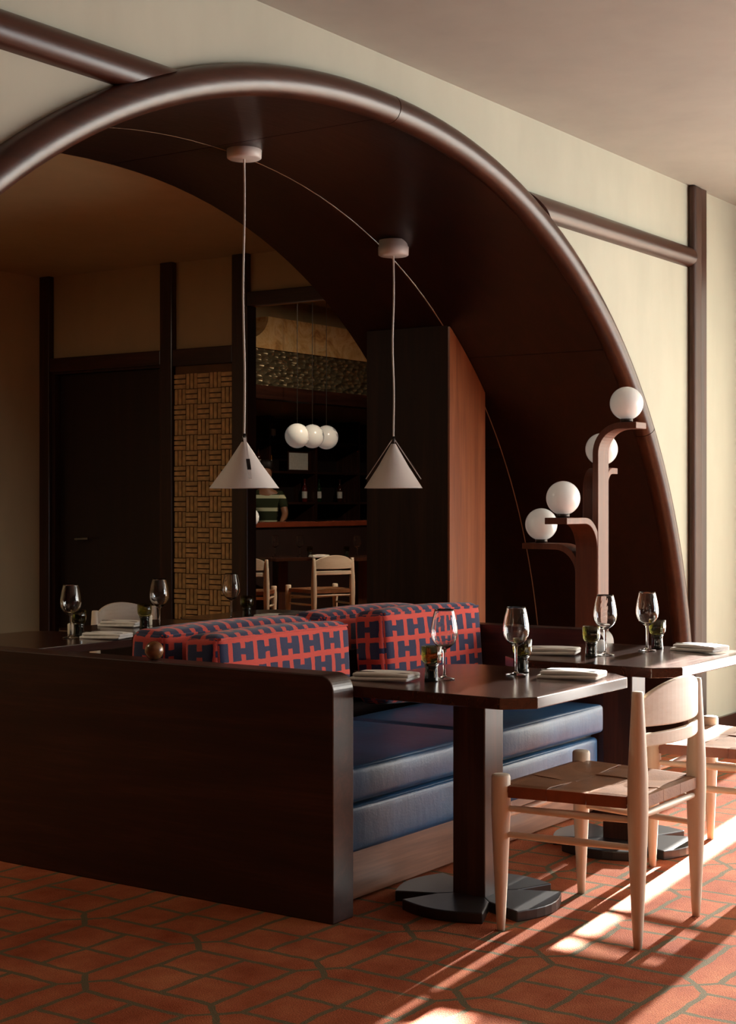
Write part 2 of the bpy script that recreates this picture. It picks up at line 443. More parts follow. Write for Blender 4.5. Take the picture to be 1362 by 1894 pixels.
struct('wall_front', holed_wall(Y0, Y0+0.1, -4, 9.1, ZC, 0.02), 'plaster', 'cream plaster wall around the wooden arch')
struct('wall_inner', holed_wall(Y1-0.1, Y1-0.005, -1.0, XB+0.12, 3.2, 0.06), 'back_plaster')
struct('wall_left', MB().box(-4.1, -4, -4, Y0, 0, ZC), 'room_dark')
WZ0, WZ1 = 0.10, 2.78
WY0, WY1 = -3.0, 3.05
struct('wall_right', MB().box(XR, XR+0.15, -4, WY0, 0, ZC).box(XR, XR+0.15, WY1, Y0, 0, ZC).box(XR, XR+0.15, WY0, WY1, 0, WZ0).box(XR, XR+0.15, WY0, WY1, WZ1, ZC), 'plaster')
struct('wall_rear_left', MB().box(-4, 7.2, -4.15, -4, 0, ZC), 'room_dark')
struct('wall_rear', MB().box(8.8, XR, -4.15, -4, 0, ZC).box(7.2, 8.8, -4.15, -4, 0, 0.3).box(7.2, 8.8, -4.15, -4, 2.78, ZC), 'plaster')
def window(name, horizontal, p0, p1, at, z0, z1, n):
    r = sroot(name)
    m = MB(); t = 0.06
    def b(a, c, e, g):
        if horizontal: m.box(a, c, at-t/2, at+t/2, e, g)
        else: m.box(at-t/2, at+t/2, a, c, e, g)
    b(p0, p1, z0, z0+t); b(p0, p1, z1-t, z1)
    st = (p1-p0)/n
    for i in range(n+1): b(p0+i*st-(t if i == n else 0 if i == 0 else t/2), p0+i*st+(t if i == 0 else 0 if i == n else t/2), z0+t, z1-t)
    obj('window_frame', m, 'wood_z', r)
    for i in range(n):
        a, c = p0+i*st+t*.5, p0+(i+1)*st-t*.5
        g = MB().box(a, c, at-.003, at+.003, z0+t, z1-t) if horizontal else MB().box(at-.003, at+.003, a, c, z0+t, z1-t)
        obj('pane', g, 'pane', r)
window('window_1', False, WY0, WY1, XR+0.1, WZ0, WZ1, 5)
window('window_2', True, 7.2, 8.8, -4.08, 0.3, 2.78, 2)
# back room shell
struct('ceiling_back_room', MB().box(-1, XB+0.12, Y1-0.1, YL+0.1, ZB, ZB+0.1), 'back_plaster')
struct('wall_back_left', MB().box(-1, XB+0.12, YL, YL+0.1, 0, ZB), 'back_plaster', 'ochre plaster wall behind the left table')
struct('wall_back_end', MB().box(-1.1, -1, Y1-0.1, YL, 0, ZB), 'room_dark')
OY0, OY1, OZ = 4.80, 6.105, 2.582
WB = 0.03
DY0, DY1 = 6.83, 7.855
struct('wall_back', MB().box(XB, XB+WB, OY1, DY0, 0, ZB).box(XB, XB+WB, DY0, DY1, 2.26, ZB).box(XB, XB+WB, DY1, YL, 0, ZB).box(XB, XB+WB, OY0, OY1, OZ, ZB).box(XB, XB+WB, Y1-.1, OY0, 0, ZB), 'back_plaster', 'ochre plaster wall with dark timber framing')
# bar room shell beyond the opening
struct('wall_bar_back', MB().box(XB+.12, 20, 12.6, 12.7, 0, 3.75), 'back_plaster')
struct('wall_bar_side', MB().box(19.9, 20, 4.8, 12.6, 0, 3.75), 'bar_dark')
struct('wall_bar_near', MB().box(XB+.12, 20, 4.7, 4.8, 0, 3.75), 'bar_dark')
struct('ceiling_bar', MB().box(XB+.12, 20, 4.7, 12.7, 3.75, 3.85), 'back_plaster')
struct('wall_bar_return', MB().box(XB+.0, XB+.12, YL+.1, 12.6, 0, 3.75).box(XB, XB+.12, 4.7, YL+.1, ZB+.1, 3.75), 'bar_dark')
# skirting below the arch wall
for i, (a, b) in enumerate(((-4, 1.86), (8.2, XR))):
    struct('baseboard_front' + ('' if i == 0 else '.001'), MB().box(a, b, Y0-0.02, Y0, 0, 0.12), 'wood_x')

# arch moulding, vault panels, rails, post
tr = sroot('trim_1', 'dark wooden half-round moulding bent around the arch')
cuts = [0.0, 0.62, 1.545, 2.35, PI]
for a, b in zip(cuts[:-1], cuts[1:]):
    pts = []
    for t in ts(a+0.0008, b-0.0008, 26):
        x, z = arch(t, 0.05); pts.append((x, Y0-0.005, z))
    obj('moulding_segment', MB().tube(pts, 0.056, 20), 'moulding', tr)
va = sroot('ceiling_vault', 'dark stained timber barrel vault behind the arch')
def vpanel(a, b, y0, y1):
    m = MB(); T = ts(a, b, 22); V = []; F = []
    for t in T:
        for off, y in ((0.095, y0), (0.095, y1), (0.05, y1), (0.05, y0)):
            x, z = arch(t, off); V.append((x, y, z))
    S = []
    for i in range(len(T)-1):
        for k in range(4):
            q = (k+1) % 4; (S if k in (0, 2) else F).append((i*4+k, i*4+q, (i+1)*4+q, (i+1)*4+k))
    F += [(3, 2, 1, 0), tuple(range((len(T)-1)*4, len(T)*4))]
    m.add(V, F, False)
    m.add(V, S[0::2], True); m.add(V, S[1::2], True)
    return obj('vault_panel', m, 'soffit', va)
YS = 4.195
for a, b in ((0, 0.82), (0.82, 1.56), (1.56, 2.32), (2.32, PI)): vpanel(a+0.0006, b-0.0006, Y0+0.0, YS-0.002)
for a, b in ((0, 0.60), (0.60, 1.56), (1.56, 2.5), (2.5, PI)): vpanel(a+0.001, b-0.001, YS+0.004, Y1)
m = MB(); T = ts(0, PI, 90); V = []; F = []
for t in T:
    for y in (YS-0.002, YS+0.004):
        x, z = arch(t, 0.0955); V.append((x, y, z))
F = [(i*2, i*2+1, i*2+3, i*2+2) for i in range(len(T)-1)]
seam = obj('seam_filler', m.add(V, F), plain('seam_filler', (190, 160, 130), 0.6), va)
def rail(name, x0, x1, label):
    prof = [(Y0-0.052*math.sin(a), 2.70-0.056*math.cos(a)) for a in ts(0, PI, 12)]
    n = len(prof)
    V = [(x0 if not callable(x0) else x0(p[1]), p[0], p[1]) for p in prof]+[(x1 if not callable(x1) else x1(p[1]), p[0], p[1]) for p in prof]
    m = MB().add(V, [tuple(range(n))[::-1], tuple(range(n, 2*n))]).add(V, [(i, (i+1) % n, (i+1) % n+n, i+n) for i in range(n-1)], True).add(V, [(n-1, 0, n, 2*n-1)])
    struct(name, m, 'moulding', label)
def arch_x(z, side, off=0):
    best = min((abs(arch(t, off)[1]-z), arch(t, off)[0]) for t in ts(0, PI/2, 600)); return best[1] if side > 0 else 2*XC-best[1]
rail('trim_2', -4, lambda z: arch_x(z, -1)+0.004, 'dark half-round rail running left from the arch')
rail('trim_3', lambda z: arch_x(z, 1)-0.004, 7.99, 'dark half-round rail from arch to corner post')
struct('trim_4', MB().box(7.975, 8.085, Y0-0.045, Y0, 0, ZC), 'post', 'tall dark corner post right of the arch', bevel=0.02, segs=4)
struct('trim_5', MB().box(8.09, 8.18, Y0-0.03, Y0, 0, ZC), 'wood_z', 'narrow dark strip beside the corner post', bevel=0.004)
# pillar under the vault
PX, PY0, PY1 = 6.787, 4.155, 4.672
poly = [(PX, 0.0)]; pts = [arch(t, 0.096) for t in ts(0, PI/2, 400)]
pts = [q for q in pts if q[0] >= PX and q[1] > 0.0]
zt = max(q[1] for q in pts)
poly = [(PX, 0.0), (7.16, 0.0)] + [q for q in pts if q[0] <= 7.16 and True][::6] + [(PX, zt)]
pil = sroot('wall_pillar', 'tall square timber pillar meeting the vault')
obj('pillar_body', MB().prism(poly, 'y', PY0+0.012, PY1), 'pillar_shaded', pil)
poly2 = [(PX+0.003, 0.0), (7.157, 0.0)] + [(q[0], q[1]-0.004) for q in pts if q[0] <= 7.157][::6] + [(PX+0.003, zt-0.006)]
obj('lit_side_skin', MB().prism(poly2, 'y', PY0, PY0+0.012), 'pillar', pil)  # thin skin added to carry the lit colour of this side

# back room framing
for i, (ya, yb, zt_) in enumerate(((7.855, YL, ZB), (6.725, 6.83, ZB), (6.105, 6.222, ZB))):
    struct('trim_%d' % (6+i), MB().box(XB-0.05, XB+0.0, ya, yb, 0, zt_), 'wood_z', ('dark corner stud left of the door', 'dark stud between door and woven panel', 'dark stud between woven panel and bar opening')[i], bevel=0.006)
for i, (ya, yb, za, zb) in enumerate(((6.83, 7.855, 2.25, 2.345), (6.222, 6.725, 2.235, 2.345), (4.80, 6.105, OZ, 2.67))):
    struct('trim_%d' % (9+i), MB().box(XB-0.045, XB, ya, yb, za, zb), 'wood_y', ('dark lintel over the door', 'dark rail above the woven panel', 'dark lintel over the bar opening')[i], bevel=0.005)
struct('trim_12', MB().box(XB-0.052, XB+WB+0.01, OY1-0.012, OY1, 0, OZ), 'wood_z', 'brown jamb of the bar opening', bevel=0.004)
d = sroot('door_1', 'dark flush door in the back room')
obj('door_leaf', MB().box(XB+0.03, XB+0.07, DY0+0.03, DY1-0.03, 0.005, 2.235), 'door', d, bevel=0.003)
obj('door_frame', MB().box(XB-0.02, XB+0.1, DY0, DY0+0.03, 0, 2.25).box(XB-0.02, XB+0.1, DY1-0.03, DY1, 0, 2.25).box(XB-0.02, XB+0.1, DY0+.03, DY1-.03, 2.235, 2.26), 'wood_z', d)
obj('door_handle', MB().tube([(XB+.03, 7.62, 1.10), (XB-.02, 7.62, 1.10)], .012, 10).tube([(XB-.02, 7.63, 1.10), (XB-.025, 7.50, 1.105)], .010, 10), 'steel', d)
# woven wood panel
wp = thing('woven_panel', 'pale basket-weave wooden panel beside the dark door', 'panel', (XB-0.003, 6.225, 0.25))
obj('backing', MB().box(-0.012, 0, 0, 0.497, 0, 1.985), 'rattan_back', wp)
bs = 0.0994
mh = MB(); mv = MB()
for k in range(3):
    a = 0.004+k*bs/3; b = a+bs/3-0.008
    mh.box(-0.012, 0, 0.001, bs-0.001, a, b); mv.box(-0.012, 0, a, b, 0.001, bs-0.001)
mh = mh.mesh('slat_block'); mv = mv.mesh('slat_block')
for r in range(19):
    for c in range(5):
        hz = ((c + r) % 2 == 0)
        o = obj('slat_block', mh if hz else mv, 'rattan', wp)
        o.location = (-0.0125 - (0.002 if hz else 0), c*bs, 0.045+r*bs)

# ------------------------------------------------------------------ curtains at the side window
def curtain(name, y0, y1, x, amp, waves, mat, label, z1=2.84):
    n = max(24, waves*10); V = []
    for z in (0.03, z1):
        for i in range(n+1):
            s = i/n; V.append((x+amp*math.sin(2*PI*waves*s)+0.25*amp*math.sin(5.1*waves*s), y0+(y1-y0)*s, z))
    o = obj(name, MB().add(V, [(i, i+1, n+1+i+1, n+1+i) for i in range(n)], True), mat)
    sm = o.modifiers.new('thickness', 'SOLIDIFY'); sm.thickness = 0.002
    return tag(o, label, 'curtain')
curtain('sheer_curtain', -3.1, 2.545, 8.84, 0.012, 40, 'sheer', 'long pale sheer curtain across the side window')
curtain('sheer_curtain', 2.665, 3.30, 8.84, 0.012, 5, 'sheer', 'short pale sheer curtain in the right corner by the wall')
tag(obj('curtain_rail', MB().tube([(8.83, -3.2, 2.86), (8.83, 3.3, 2.86)], 0.015), 'dark_metal'), 'thin dark curtain rail above the side window', 'curtain rail')

# ------------------------------------------------------------------ booth: partitions, banquettes, cushions
def partition(x0, x1, y0, y1, label, ball=None):
    t = thing('booth_partition', label, 'partition', (x0, y0, 0))
    L = y1-y0; zt = 0.797; R = 0.055; wx = x1-x0
    prof = [(0, 0), (L, 0), (L, zt)] + [(R-R*math.sin(a), zt-R+R*math.cos(a)) for a in ts(0, PI/2, 10)]
    obj('panel', MB().prism(prof, 'x', 0, wx, smooth=False), 'wood_y', t, bevel=0.004)
    if ball: 
        pr = [(0.0, -0.034)] + [(0.034*math.cos(a), 0.034*math.sin(a)) for a in ts(-PI/2+.15, PI/2-.15, 12)] + [(0.0, 0.034)]
        obj('ball_finial', MB().lathe(pr, 24), 'bronze', t, loc=(wx/2, ball-y0, zt+0.032))
    return t
partition(4.0, 4.115, 2.885, 4.72, 'long dark wooden booth partition with rounded front corner, nearest on the left', 3.705)
partition(6.075, 6.175, 2.935, 4.72, 'dark wooden booth partition behind the far table')
def banquette(x0, x1, yf, yb, label):
    # front faces -y when yf < yb
    s = 1 if yb > yf else -1
    rz = 0 if s > 0 else PI
    L = x1-x0
    t = thing('banquette', label, 'banquette', (x0 if s > 0 else x1, yf, 0), rz)
    obj('plinth', MB().box(0.0, L, 0.065, 0.64, 0.012, 0.178), 'plinth', t, bevel=0.004)
    obj('end_strip', MB().box(0.0, 0.024, 0.03, 0.0655, 0.0, 0.338), 'plinth', t, bevel=0.003)
    obj('front_panel', MB().rbox((L-0.03)/2, 0.05, 0.078, 0.016, (0.026+(L-0.03)/2, 0.088, 0.257), 8, 0.006), 'blue', t)
    obj('seat_base', MB().box(0.01, L-.01, 0.07, 0.66, 0.178, 0.352), 'shadow_gap', t)
    for k in range(2):
        a = 0.018 + k*(L/2); b = a + L/2-0.030
        w2 = (b-a)/2
        obj('seat_cushion', MB().rbox(w2, 0.34, 0.060, 0.017, (a+w2, 0.348, 0.416+(0.004 if k else 0)), 10, 0.011), 'blue', t)
        for zz, yy in ((0.466, 0.012),):
            obj('piping', MB().tube([(a+0.02, yy, zz), (b-0.02, yy, zz)], 0.004, 6), 'blue', t)
    return t
banquette(4.117, 6.07, 2.92, 3.62, 'long navy blue leather banquette on a wooden plinth behind the near table')
banquette(4.117, 6.07, 4.72, 4.02, 'navy banquette on the far side of the booth backboard')
tag(obj('booth_backboard', MB().box(4.12, 6.07, 3.80, 3.825, 0.0, 0.72), 'wood_x', bevel=0.004), 'dark upright board between the two rows of woven cushions', 'backboard')
def cushion(L, th, hh, loc, rz, lean, label):
    me = MB().rbox(L/2, th/2, hh/2, 0.035, (0, 0, hh/2), 8, 0.016)
    o = obj('back_cushion', me, 'h', None)
    o.location = loc; o.rotation_euler = (lean, 0, rz)
    tag(o, label, 'cushion', 'woven back cushions of the booth')
    e = MB().tube([(-L/2+.02, -th/2+0.004, hh-0.012), (L/2-.02, -th/2+0.004, hh-0.012)], 0.005, 6)
    obj('piping', e, 'h', o)
    return o
cushion(0.84, 0.17, 0.375, (4.72, 3.685, 0.487), 0, -0.05, 'coral and navy woven cushion on the blue seat nearest the ball finial')
cushion(0.70, 0.17, 0.385, (5.70, 3.62, 0.506), -0.10, -0.08, 'coral and navy woven cushion on the blue seat beside the pillar')
cushion(0.93, 0.17, 0.385, (4.72, 3.935, 0.487), 0, 0.03, 'coral and navy cushion of the rear row directly behind the ball finial')
cushion(0.80, 0.17, 0.390, (5.66, 3.945, 0.487), 0, 0.03, 'coral and navy cushion of the rear row farther from the finial')

# ------------------------------------------------------------------ tables
def table(loc, sx, sy, label, ped=(0, 0), rot=0.0):
    t = thing('pedestal_table', label, 'table', loc, rot, 'dark pedestal tables')
    c = 0.085; hx, hy = sx/2, sy/2
    poly = [(-hx+c, -hy), (hx-c, -hy), (hx, -hy+c), (hx, hy-c), (hx-c, hy), (-hx+c, hy), (-hx, hy-c), (-hx, -hy+c)]
    obj('table_top', MB().prism(poly, 'z', 0.713, 0.75), 'top', t, bevel=0.003)
    p = 0.0625
    px, py = ped
    obj('pedestal', MB().box(px-p, px+p, py-p, py+p, 0.03, 0.713), 'wood_z', t, bevel=0.004)
    out = [(0.055, -0.055), (0.10, -0.10), (0.235, -0.155)] + [(0.235+0.045*math.sin(PI*i/8), -0.155+0.31*i/8) for i in range(1, 8)] + [(0.235, 0.155), (0.10, 0.10), (0.055, 0.055)]
    for k in range(4):
        a = k*PI/2; cs, sn = math.cos(a), math.sin(a)
        q = [(px+x*cs-y*sn, py+x*sn+y*cs) for x, y in out]
        obj('foot_plate', MB().prism(q, 'z', 0.0, 0.036), 'base', t, bevel=0.004)
    return t
T1 = (4.555, 2.645, 0); T2 = (5.612, 2.61, 0)
table(T1, 0.822, 0.75, 'dark octagonal-cornered pedestal table nearest the camera', (-0.04, 0.005))
table(T2, 0.822, 0.74, 'dark pedestal table in front of the globe lamp', (-0.03, 0.0))
T3 = (4.70, 5.06, 0); T4 = (5.57, 5.06, 0); T5 = (6.44, 5.06, 0)
table(T3, 0.82, 0.68, 'dark table behind the left partition end')
table(T4, 0.82, 0.68, 'dark table behind the rear coral cushions')
table(T5, 0.82, 0.68, 'dark table by the woven panel and stud')

# ------------------------------------------------------------------ tableware
ZT = 0.7505
bowl = [(0.0, 0.0), (0.036, 0.001), (0.037, 0.003), (0.012, 0.007), (0.0048, 0.014), (0.0040, 0.040), (0.0042, 0.090), (0.0070, 0.100), (0.020, 0.108),
        (0.034, 0.120), (0.0435, 0.138), (0.0465, 0.155), (0.0455, 0.175), (0.0405, 0.205), (0.034, 0.232), (0.0325, 0.238)]
gm = MB()
segs = 32
def open_lathe(prof, segs, ribs=0, amp=0, rr=None):
    m = MB(); v = []; f = []
    for j, (r, z) in enumerate(prof):
        for i in range(segs):
            a = 2*PI*i/segs; q = r*(1+amp*math.cos(ribs*a)) if ribs and rr[0] <= j <= rr[1] else r
            v.append((q*math.cos(a), q*math.sin(a), z))
    for j in range(len(prof)-1):
        for i in range(segs):
            k = (i+1) % segs; f.append((j*segs+i, j*segs+k, (j+1)*segs+k, (j+1)*segs+i))
    return m.add(v, f, True)
foot_prof = bowl[:8]
bowl_prof = bowl[7:] + [(0.0310, 0.238), (0.0325, 0.232), (0.0390, 0.205), (0.0440, 0.175), (0.0450, 0.155), (0.042, 0.138), (0.033, 0.1215), (0.019, 0.110), (0.0, 0.106)]
ME = {'gfoot': open_lathe(foot_prof, 24).mesh('foot_and_stem'), 'gbowl': open_lathe(bowl_prof, segs).mesh('bowl')}
cup = [(0.0, 0.058), (0.020, 0.058), (0.027, 0.062), (0.032, 0.072), (0.0335, 0.090), (0.0335, 0.118), (0.0315, 0.118), (0.031, 0.090), (0.029, 0.074), (0.020, 0.066), (0.0, 0.065)]
ft = [(0.0, 0.0), (0.024, 0.0), (0.0245, 0.004), (0.023, 0.020), (0.022, 0.040), (0.0225, 0.050), (0.026, 0.058), (0.0, 0.058)]
ME['cup'] = open_lathe(cup, 48, 16, 0.03, (2, 5)).mesh('cup'); ME['cfoot'] = open_lathe(ft, 24).mesh('foot')
nap = MB()
for k in range(2):
    def sag(q, k=k): return Vector((q[0]+0.004*math.sin(9*q[1]+k), q[1], q[2]+0.0025*math.sin(16*q[0]+k*1.3)+0.002*math.sin(23*q[1]+k)))
    nap.rbox(0.108-0.004*k, 0.052-0.003*k, 0.0062, 0.0052, (0.003*k, 0.002*k, 0.0088+0.0105*k), 6, 0.001, sag=sag)
ME['napkin'] = nap.mesh('cloth')
kn = MB().prism([(-0.103, -0.024), (0.0, -0.027), (0.09, -0.026), (0.103, -0.016), (0.0, -0.013), (-0.103, -0.015)], 'z', 0.0265, 0.029)
ME['knife'] = kn.mesh('knife', 0.0008, 1)
def wine_glass(x, y, label, z=ZT, s=1.0):
    t = thing('wine_glass', label, 'wine glass', (x, y, z), 0, 'wine glasses'); t.scale = (s, s, s)
    obj('foot_and_stem', ME['gfoot'], 'stem_glass', t); obj('bowl', ME['gbowl'], 'stem_glass', t); return t
def tumbler(x, y, label, z=ZT, s=1.0):
    t = thing('glass_tumbler', label, 'tumbler', (x, y, z), 0, 'olive tumblers'); t.scale = (s, s, s)
    obj('cup', ME['cup'], 'green_glass', t); obj('foot', ME['cfoot'], 'dark_glass', t); return t
def napkin(x, y, rz, label, z=ZT, s=1.0):
    t = thing('folded_napkin', label, 'napkin', (x, y, z), rz, 'folded napkins with knives'); t.scale = (s, s, s)
    obj('cloth', ME['napkin'], 'linen', t); obj('knife', ME['knife'], 'steel', t); return t
f_, v0_ = 2850.0, 928.0
CF = (math.cos(YAW), math.sin(YAW)); CR = (math.sin(YAW), -math.cos(YAW))
wine_glass(4.478, 2.762, 'wine glass by the left napkin on the nearest table')
wine_glass(4.725, 2.62, 'wine glass near the chair side of the nearest table')
tumbler(4.400, 2.765, 'olive ribbed tumbler by the left napkin on the nearest table')
tumbler(4.815, 2.645, 'olive ribbed tumbler near the chair side of the nearest table')
napkin(4.335, 2.912, -1.42, 'folded white napkin on the nearest table at the banquette side')
napkin(4.745, 2.415, -1.45, 'folded white napkin on the nearest table at the chair side')
wine_glass(5.534, 2.669, 'wine glass on the globe-lamp table beside the round salt dish')
wine_glass(5.80, 2.61, 'wine glass on the globe-lamp table nearest the wall post')
tumbler(5.455, 2.69, 'olive ribbed tumbler on the globe-lamp table nearest the cushions')
tumbler(5.90, 2.61, 'olive ribbed tumbler on the globe-lamp table nearest the wall post')
napkin(5.445, 2.862, -1.30, 'folded white napkin on the globe-lamp table at the banquette side')
napkin(5.895, 2.425, -1.85, 'folded white napkin on the globe-lamp table at the window side')
pr = [(0.0, 0.0), (0.012, 0.0), (0.016, 0.006), (0.021, 0.022), (0.017, 0.040), (0.008, 0.047), (0.0, 0.049)]
tag(obj('salt_pot', open_lathe(pr, 20), 'opal', loc=(5.66, 2.745, ZT)), 'small white rounded pot on the globe-lamp table', 'pot')
# rear tables
wine_glass(4.889, 4.962, 'wine glass on the rear table farthest left')
wine_glass(5.483, 4.974, 'wine glass on the rear table in front of the dark door')
wine_glass(6.10, 5.042, 'wine glass on the rear table in front of the woven panel')
tumbler(4.965, 4.99, 'olive tumbler on the rear table beside the leftmost wine glass')
tumbler(5.44, 5.03, 'olive tumbler on the rear table in front of the dark door')
tumbler(6.20, 5.02, 'olive tumbler on the rear table in front of the woven panel')
napkin(4.955, 4.81, -1.45, 'folded napkin on the rear table next to the ball finial')
napkin(5.475, 5.21, -1.45, 'folded napkin on the rear table under the door handle')
napkin(6.24, 4.87, -1.45, 'folded napkin on the rear table in front of the bar opening')
cd = [(0.0, 0.0), (0.017, 0.0), (0.018, 0.003), (0.018, 0.046), (0.014, 0.05), (0.003, 0.05), (0.003, 0.056), (0.0, 0.056)]
cdm = open_lathe(cd, 20).mesh('candle')
o = obj('candle', cdm, 'wax', loc=(5.02, 5.09, ZT)); tag(o, 'short cream candle behind the leftmost wine glass', 'candle', 'short candles')
o = obj('candle', cdm, 'wax', loc=(5.61, 5.16, ZT)); tag(o, 'short cream candle beside the tumbler before the dark door', 'candle', 'short candles')

# ------------------------------------------------------------------ chairs
def make_chair(label, loc, rz):
    t = thing('dining_chair', label, 'chair', loc, rz, 'beech chairs with woven leather seats')
    fw, bw, hd = 0.281, 0.226, 0.222
    for sx in (-1, 1):
        # front leg
        pr = [(0.0, 0.0), (0.0125, 0.0), (0.016, 0.06), (0.026, 0.26), (0.031, 0.38), (0.0305, 0.485), (0.028, 0.492), (0.024, 0.494), (0.0, 0.494)]
        obj('leg', MB().lathe(pr, 16), 'beech_z', t, loc=(sx*fw, hd, 0))
        pr = [(0.0, 0.0), (0.0125, 0.0), (0.017, 0.06), (0.027, 0.27), (0.032, 0.42), (0.031, 0.52), (0.024, 0.66), (0.0178, 0.772), (0.0155, 0.779), (0.012, 0.78), (0.0, 0.78)]
        obj('back_post', MB().lathe(pr, 16), 'beech_z', t, loc=(sx*bw, -hd, 0))
        for z in (0.388, 0.305): obj('side_rung', MB().tube([(sx*fw, hd, z), (sx*(fw+bw)/2, 0, z), (sx*bw, -hd, z)], [0.009, 0.0125, 0.009], 10), 'beech_y', t)
    obj('rear_rung', MB().tube([(-bw, -hd, 0.40), (0, -hd, 0.40), (bw, -hd, 0.40)], [0.009, 0.0125, 0.009], 10), 'beech_x', t)
    obj('front_rung', MB().tube([(-fw, hd, 0.36), (0, hd, 0.36), (fw, hd, 0.36)], [0.009, 0.0125, 0.009], 10), 'beech_x', t)
    for sx in (-1, 1): obj('seat_rail', MB().tube([(sx*fw, hd, 0.444), (sx*bw, -hd, 0.444)], 0.013, 10), 'carpet_lit_leather', t)
    obj('seat_rail', MB().tube([(-fw, hd, 0.444), (fw, hd, 0.444)], 0.013, 10), 'carpet_lit_leather', t)
    obj('seat_rail', MB().tube([(-bw, -hd, 0.444), (bw, -hd, 0.444)], 0.013, 10), 'carpet_lit_leather', t)
    # backrest board: bowed in plan, arched top
    def board(zl, zh, th, name, ends):
        n = 20; V = []; F = []
        for i in range(n+1):
            s = -1+2*i/n; x = s*(bw-0.006); y = -hd-0.050*(1-s*s)
            z0 = zl(s); z1 = zh(s)
            for dy, z in ((-th/2, z0), (th/2, z0), (th/2, z1), (-th/2, z1)): V.append((x, y+dy, z))
        for i in range(n):
            for k in range(4): F.append((i*4+k, (i+1)*4+k, (i+1)*4+(k+1) % 4, i*4+(k+1) % 4))
        F += [(0, 1, 2, 3), (n*4+3, n*4+2, n*4+1, n*4)]
        obj(name, MB().add(V, F), 'beech_x', t, bevel=0.004)
    board(lambda s: 0.672-0.004*(1-s*s), lambda s: 0.748+0.062*(1-s*s)**0.8, 0.018, 'backrest', 0)
    board(lambda s: 0.610, lambda s: 0.652-0.004*s*s, 0.016, 'lower_slat', 0)
    # woven leather straps (3 by 3), each wraps down over the rails
    def wid(y): return bw+(fw-bw)*(y+hd)/(2*hd)
    N = 3
    def surf(x, y): 
        a = x/0.28; b = y/0.22
        return 0.4625-0.012*(1-min(1, a*a))*(1-min(1, b*b))
    for k in range(N):     # running front to back
        V = []; F = []; n = 24
        for i in range(n+1):
            s = -1+2*i/n; y = s*(hd+0.012); yy = max(-hd, min(hd, y)); W = 2*(wid(yy)-0.030)/N
            xc = -(wid(yy)-0.030)+W*(k+0.5); over = 1 if k % 2 else -1
            z = surf(xc, yy)+0.0024*over*math.cos(PI*N*(s+1)/2-PI/2)
            if abs(s) > 0.96: z = 0.4585
            for dx, dz in ((-W/2+.001, -0.0014), (W/2-.001, -0.0014), (W/2-.001, 0.0014), (-W/2+.001, 0.0014)): V.append((xc+dx, y, z+dz))
        e = len(V)-4
        for i in range(n):
            for q in range(4): F.append((i*4+q, i*4+(q+1) % 4, (i+1)*4+(q+1) % 4, (i+1)*4+q))
        F += [(3, 2, 1, 0), (e, e+1, e+2, e+3)]
        m = MB().add(V, F)
        for sg in (-1, 1):
            W = 2*(wid(sg*hd)-0.030)/N; xc = -(wid(sg*hd)-0.030)+W*(k+0.5)
            y_ = sg*(hd+0.0135); m.box(xc-W/2+.001, xc+W/2-.001, min(y_, y_-sg*.004), max(y_, y_-sg*.004), 0.424, 0.4600)
        obj('seat_strap', m, 'leather', t)
    for k in range(N):     # running side to side
        V = []; F = []; n = 24; W = (2*hd-0.06)/N; yc = -hd+0.03+W*(k+0.5); hw = wid(yc)
        for i in range(n+1):
            s = -1+2*i/n; x = s*(hw+0.012); over = 1 if k % 2 else -1
            z = surf(x, yc)-0.0024*over*math.cos(PI*N*(s+1)/2-PI/2)
            if abs(s) > 0.96: z = 0.4585
            for dy, dz in ((-W/2+.001, -0.0014), (W/2-.001, -0.0014), (W/2-.001, 0.0014), (-W/2+.001, 0.0014)):
                xx = x + s*(wid(yc+dy)-hw); V.append((xx, yc+dy, z+dz))
        e = len(V)-4
        for i in range(n):
            for q in range(4): F.append((i*4+q, (i+1)*4+q, (i+1)*4+(q+1) % 4, i*4+(q+1) % 4))
        F += [(0, 1, 2, 3), (e+3, e+2, e+1, e)]
        obj('seat_strap', MB().add(V, F), 'leather', t)
        for sg in (-1, 1):
            a, b = wid(yc-W/2), wid(yc+W/2); y0_, y1_ = yc-W/2+.001, yc+W/2-.001
            q = [(sg*(a+.0135), y0_), (sg*(b+.0135), y1_), (sg*(b+.009), y1_), (sg*(a+.009), y0_)]
            if sg < 0: q = q[::-1]
            obj('strap_wrap', MB().prism(q, 'z', 0.424, 0.4600), 'carpet_lit_leather', t)
    return t
ch = make_chair('beech chair with woven leather seat at the nearest table', (4.536, 2.192, 0), 0)
GC = 'beech chairs with woven leather seats'
dup(ch, (5.60, 2.15, 0), 0, 'beech chair at the globe-lamp table, cut by the right edge')
dup(ch, (6.12, 5.58, 0), PI, 'beech chair at the rear tables, only its arched back showing')
dup(ch, (12.86, 9.41, 0), -0.42, 'beech chair in the bar beyond the opening, its arched back fully in view', GC)
dup(ch, (12.10, 9.82, 0), -0.95, 'beech chair in the bar beyond the opening, half hidden by the stud', GC)

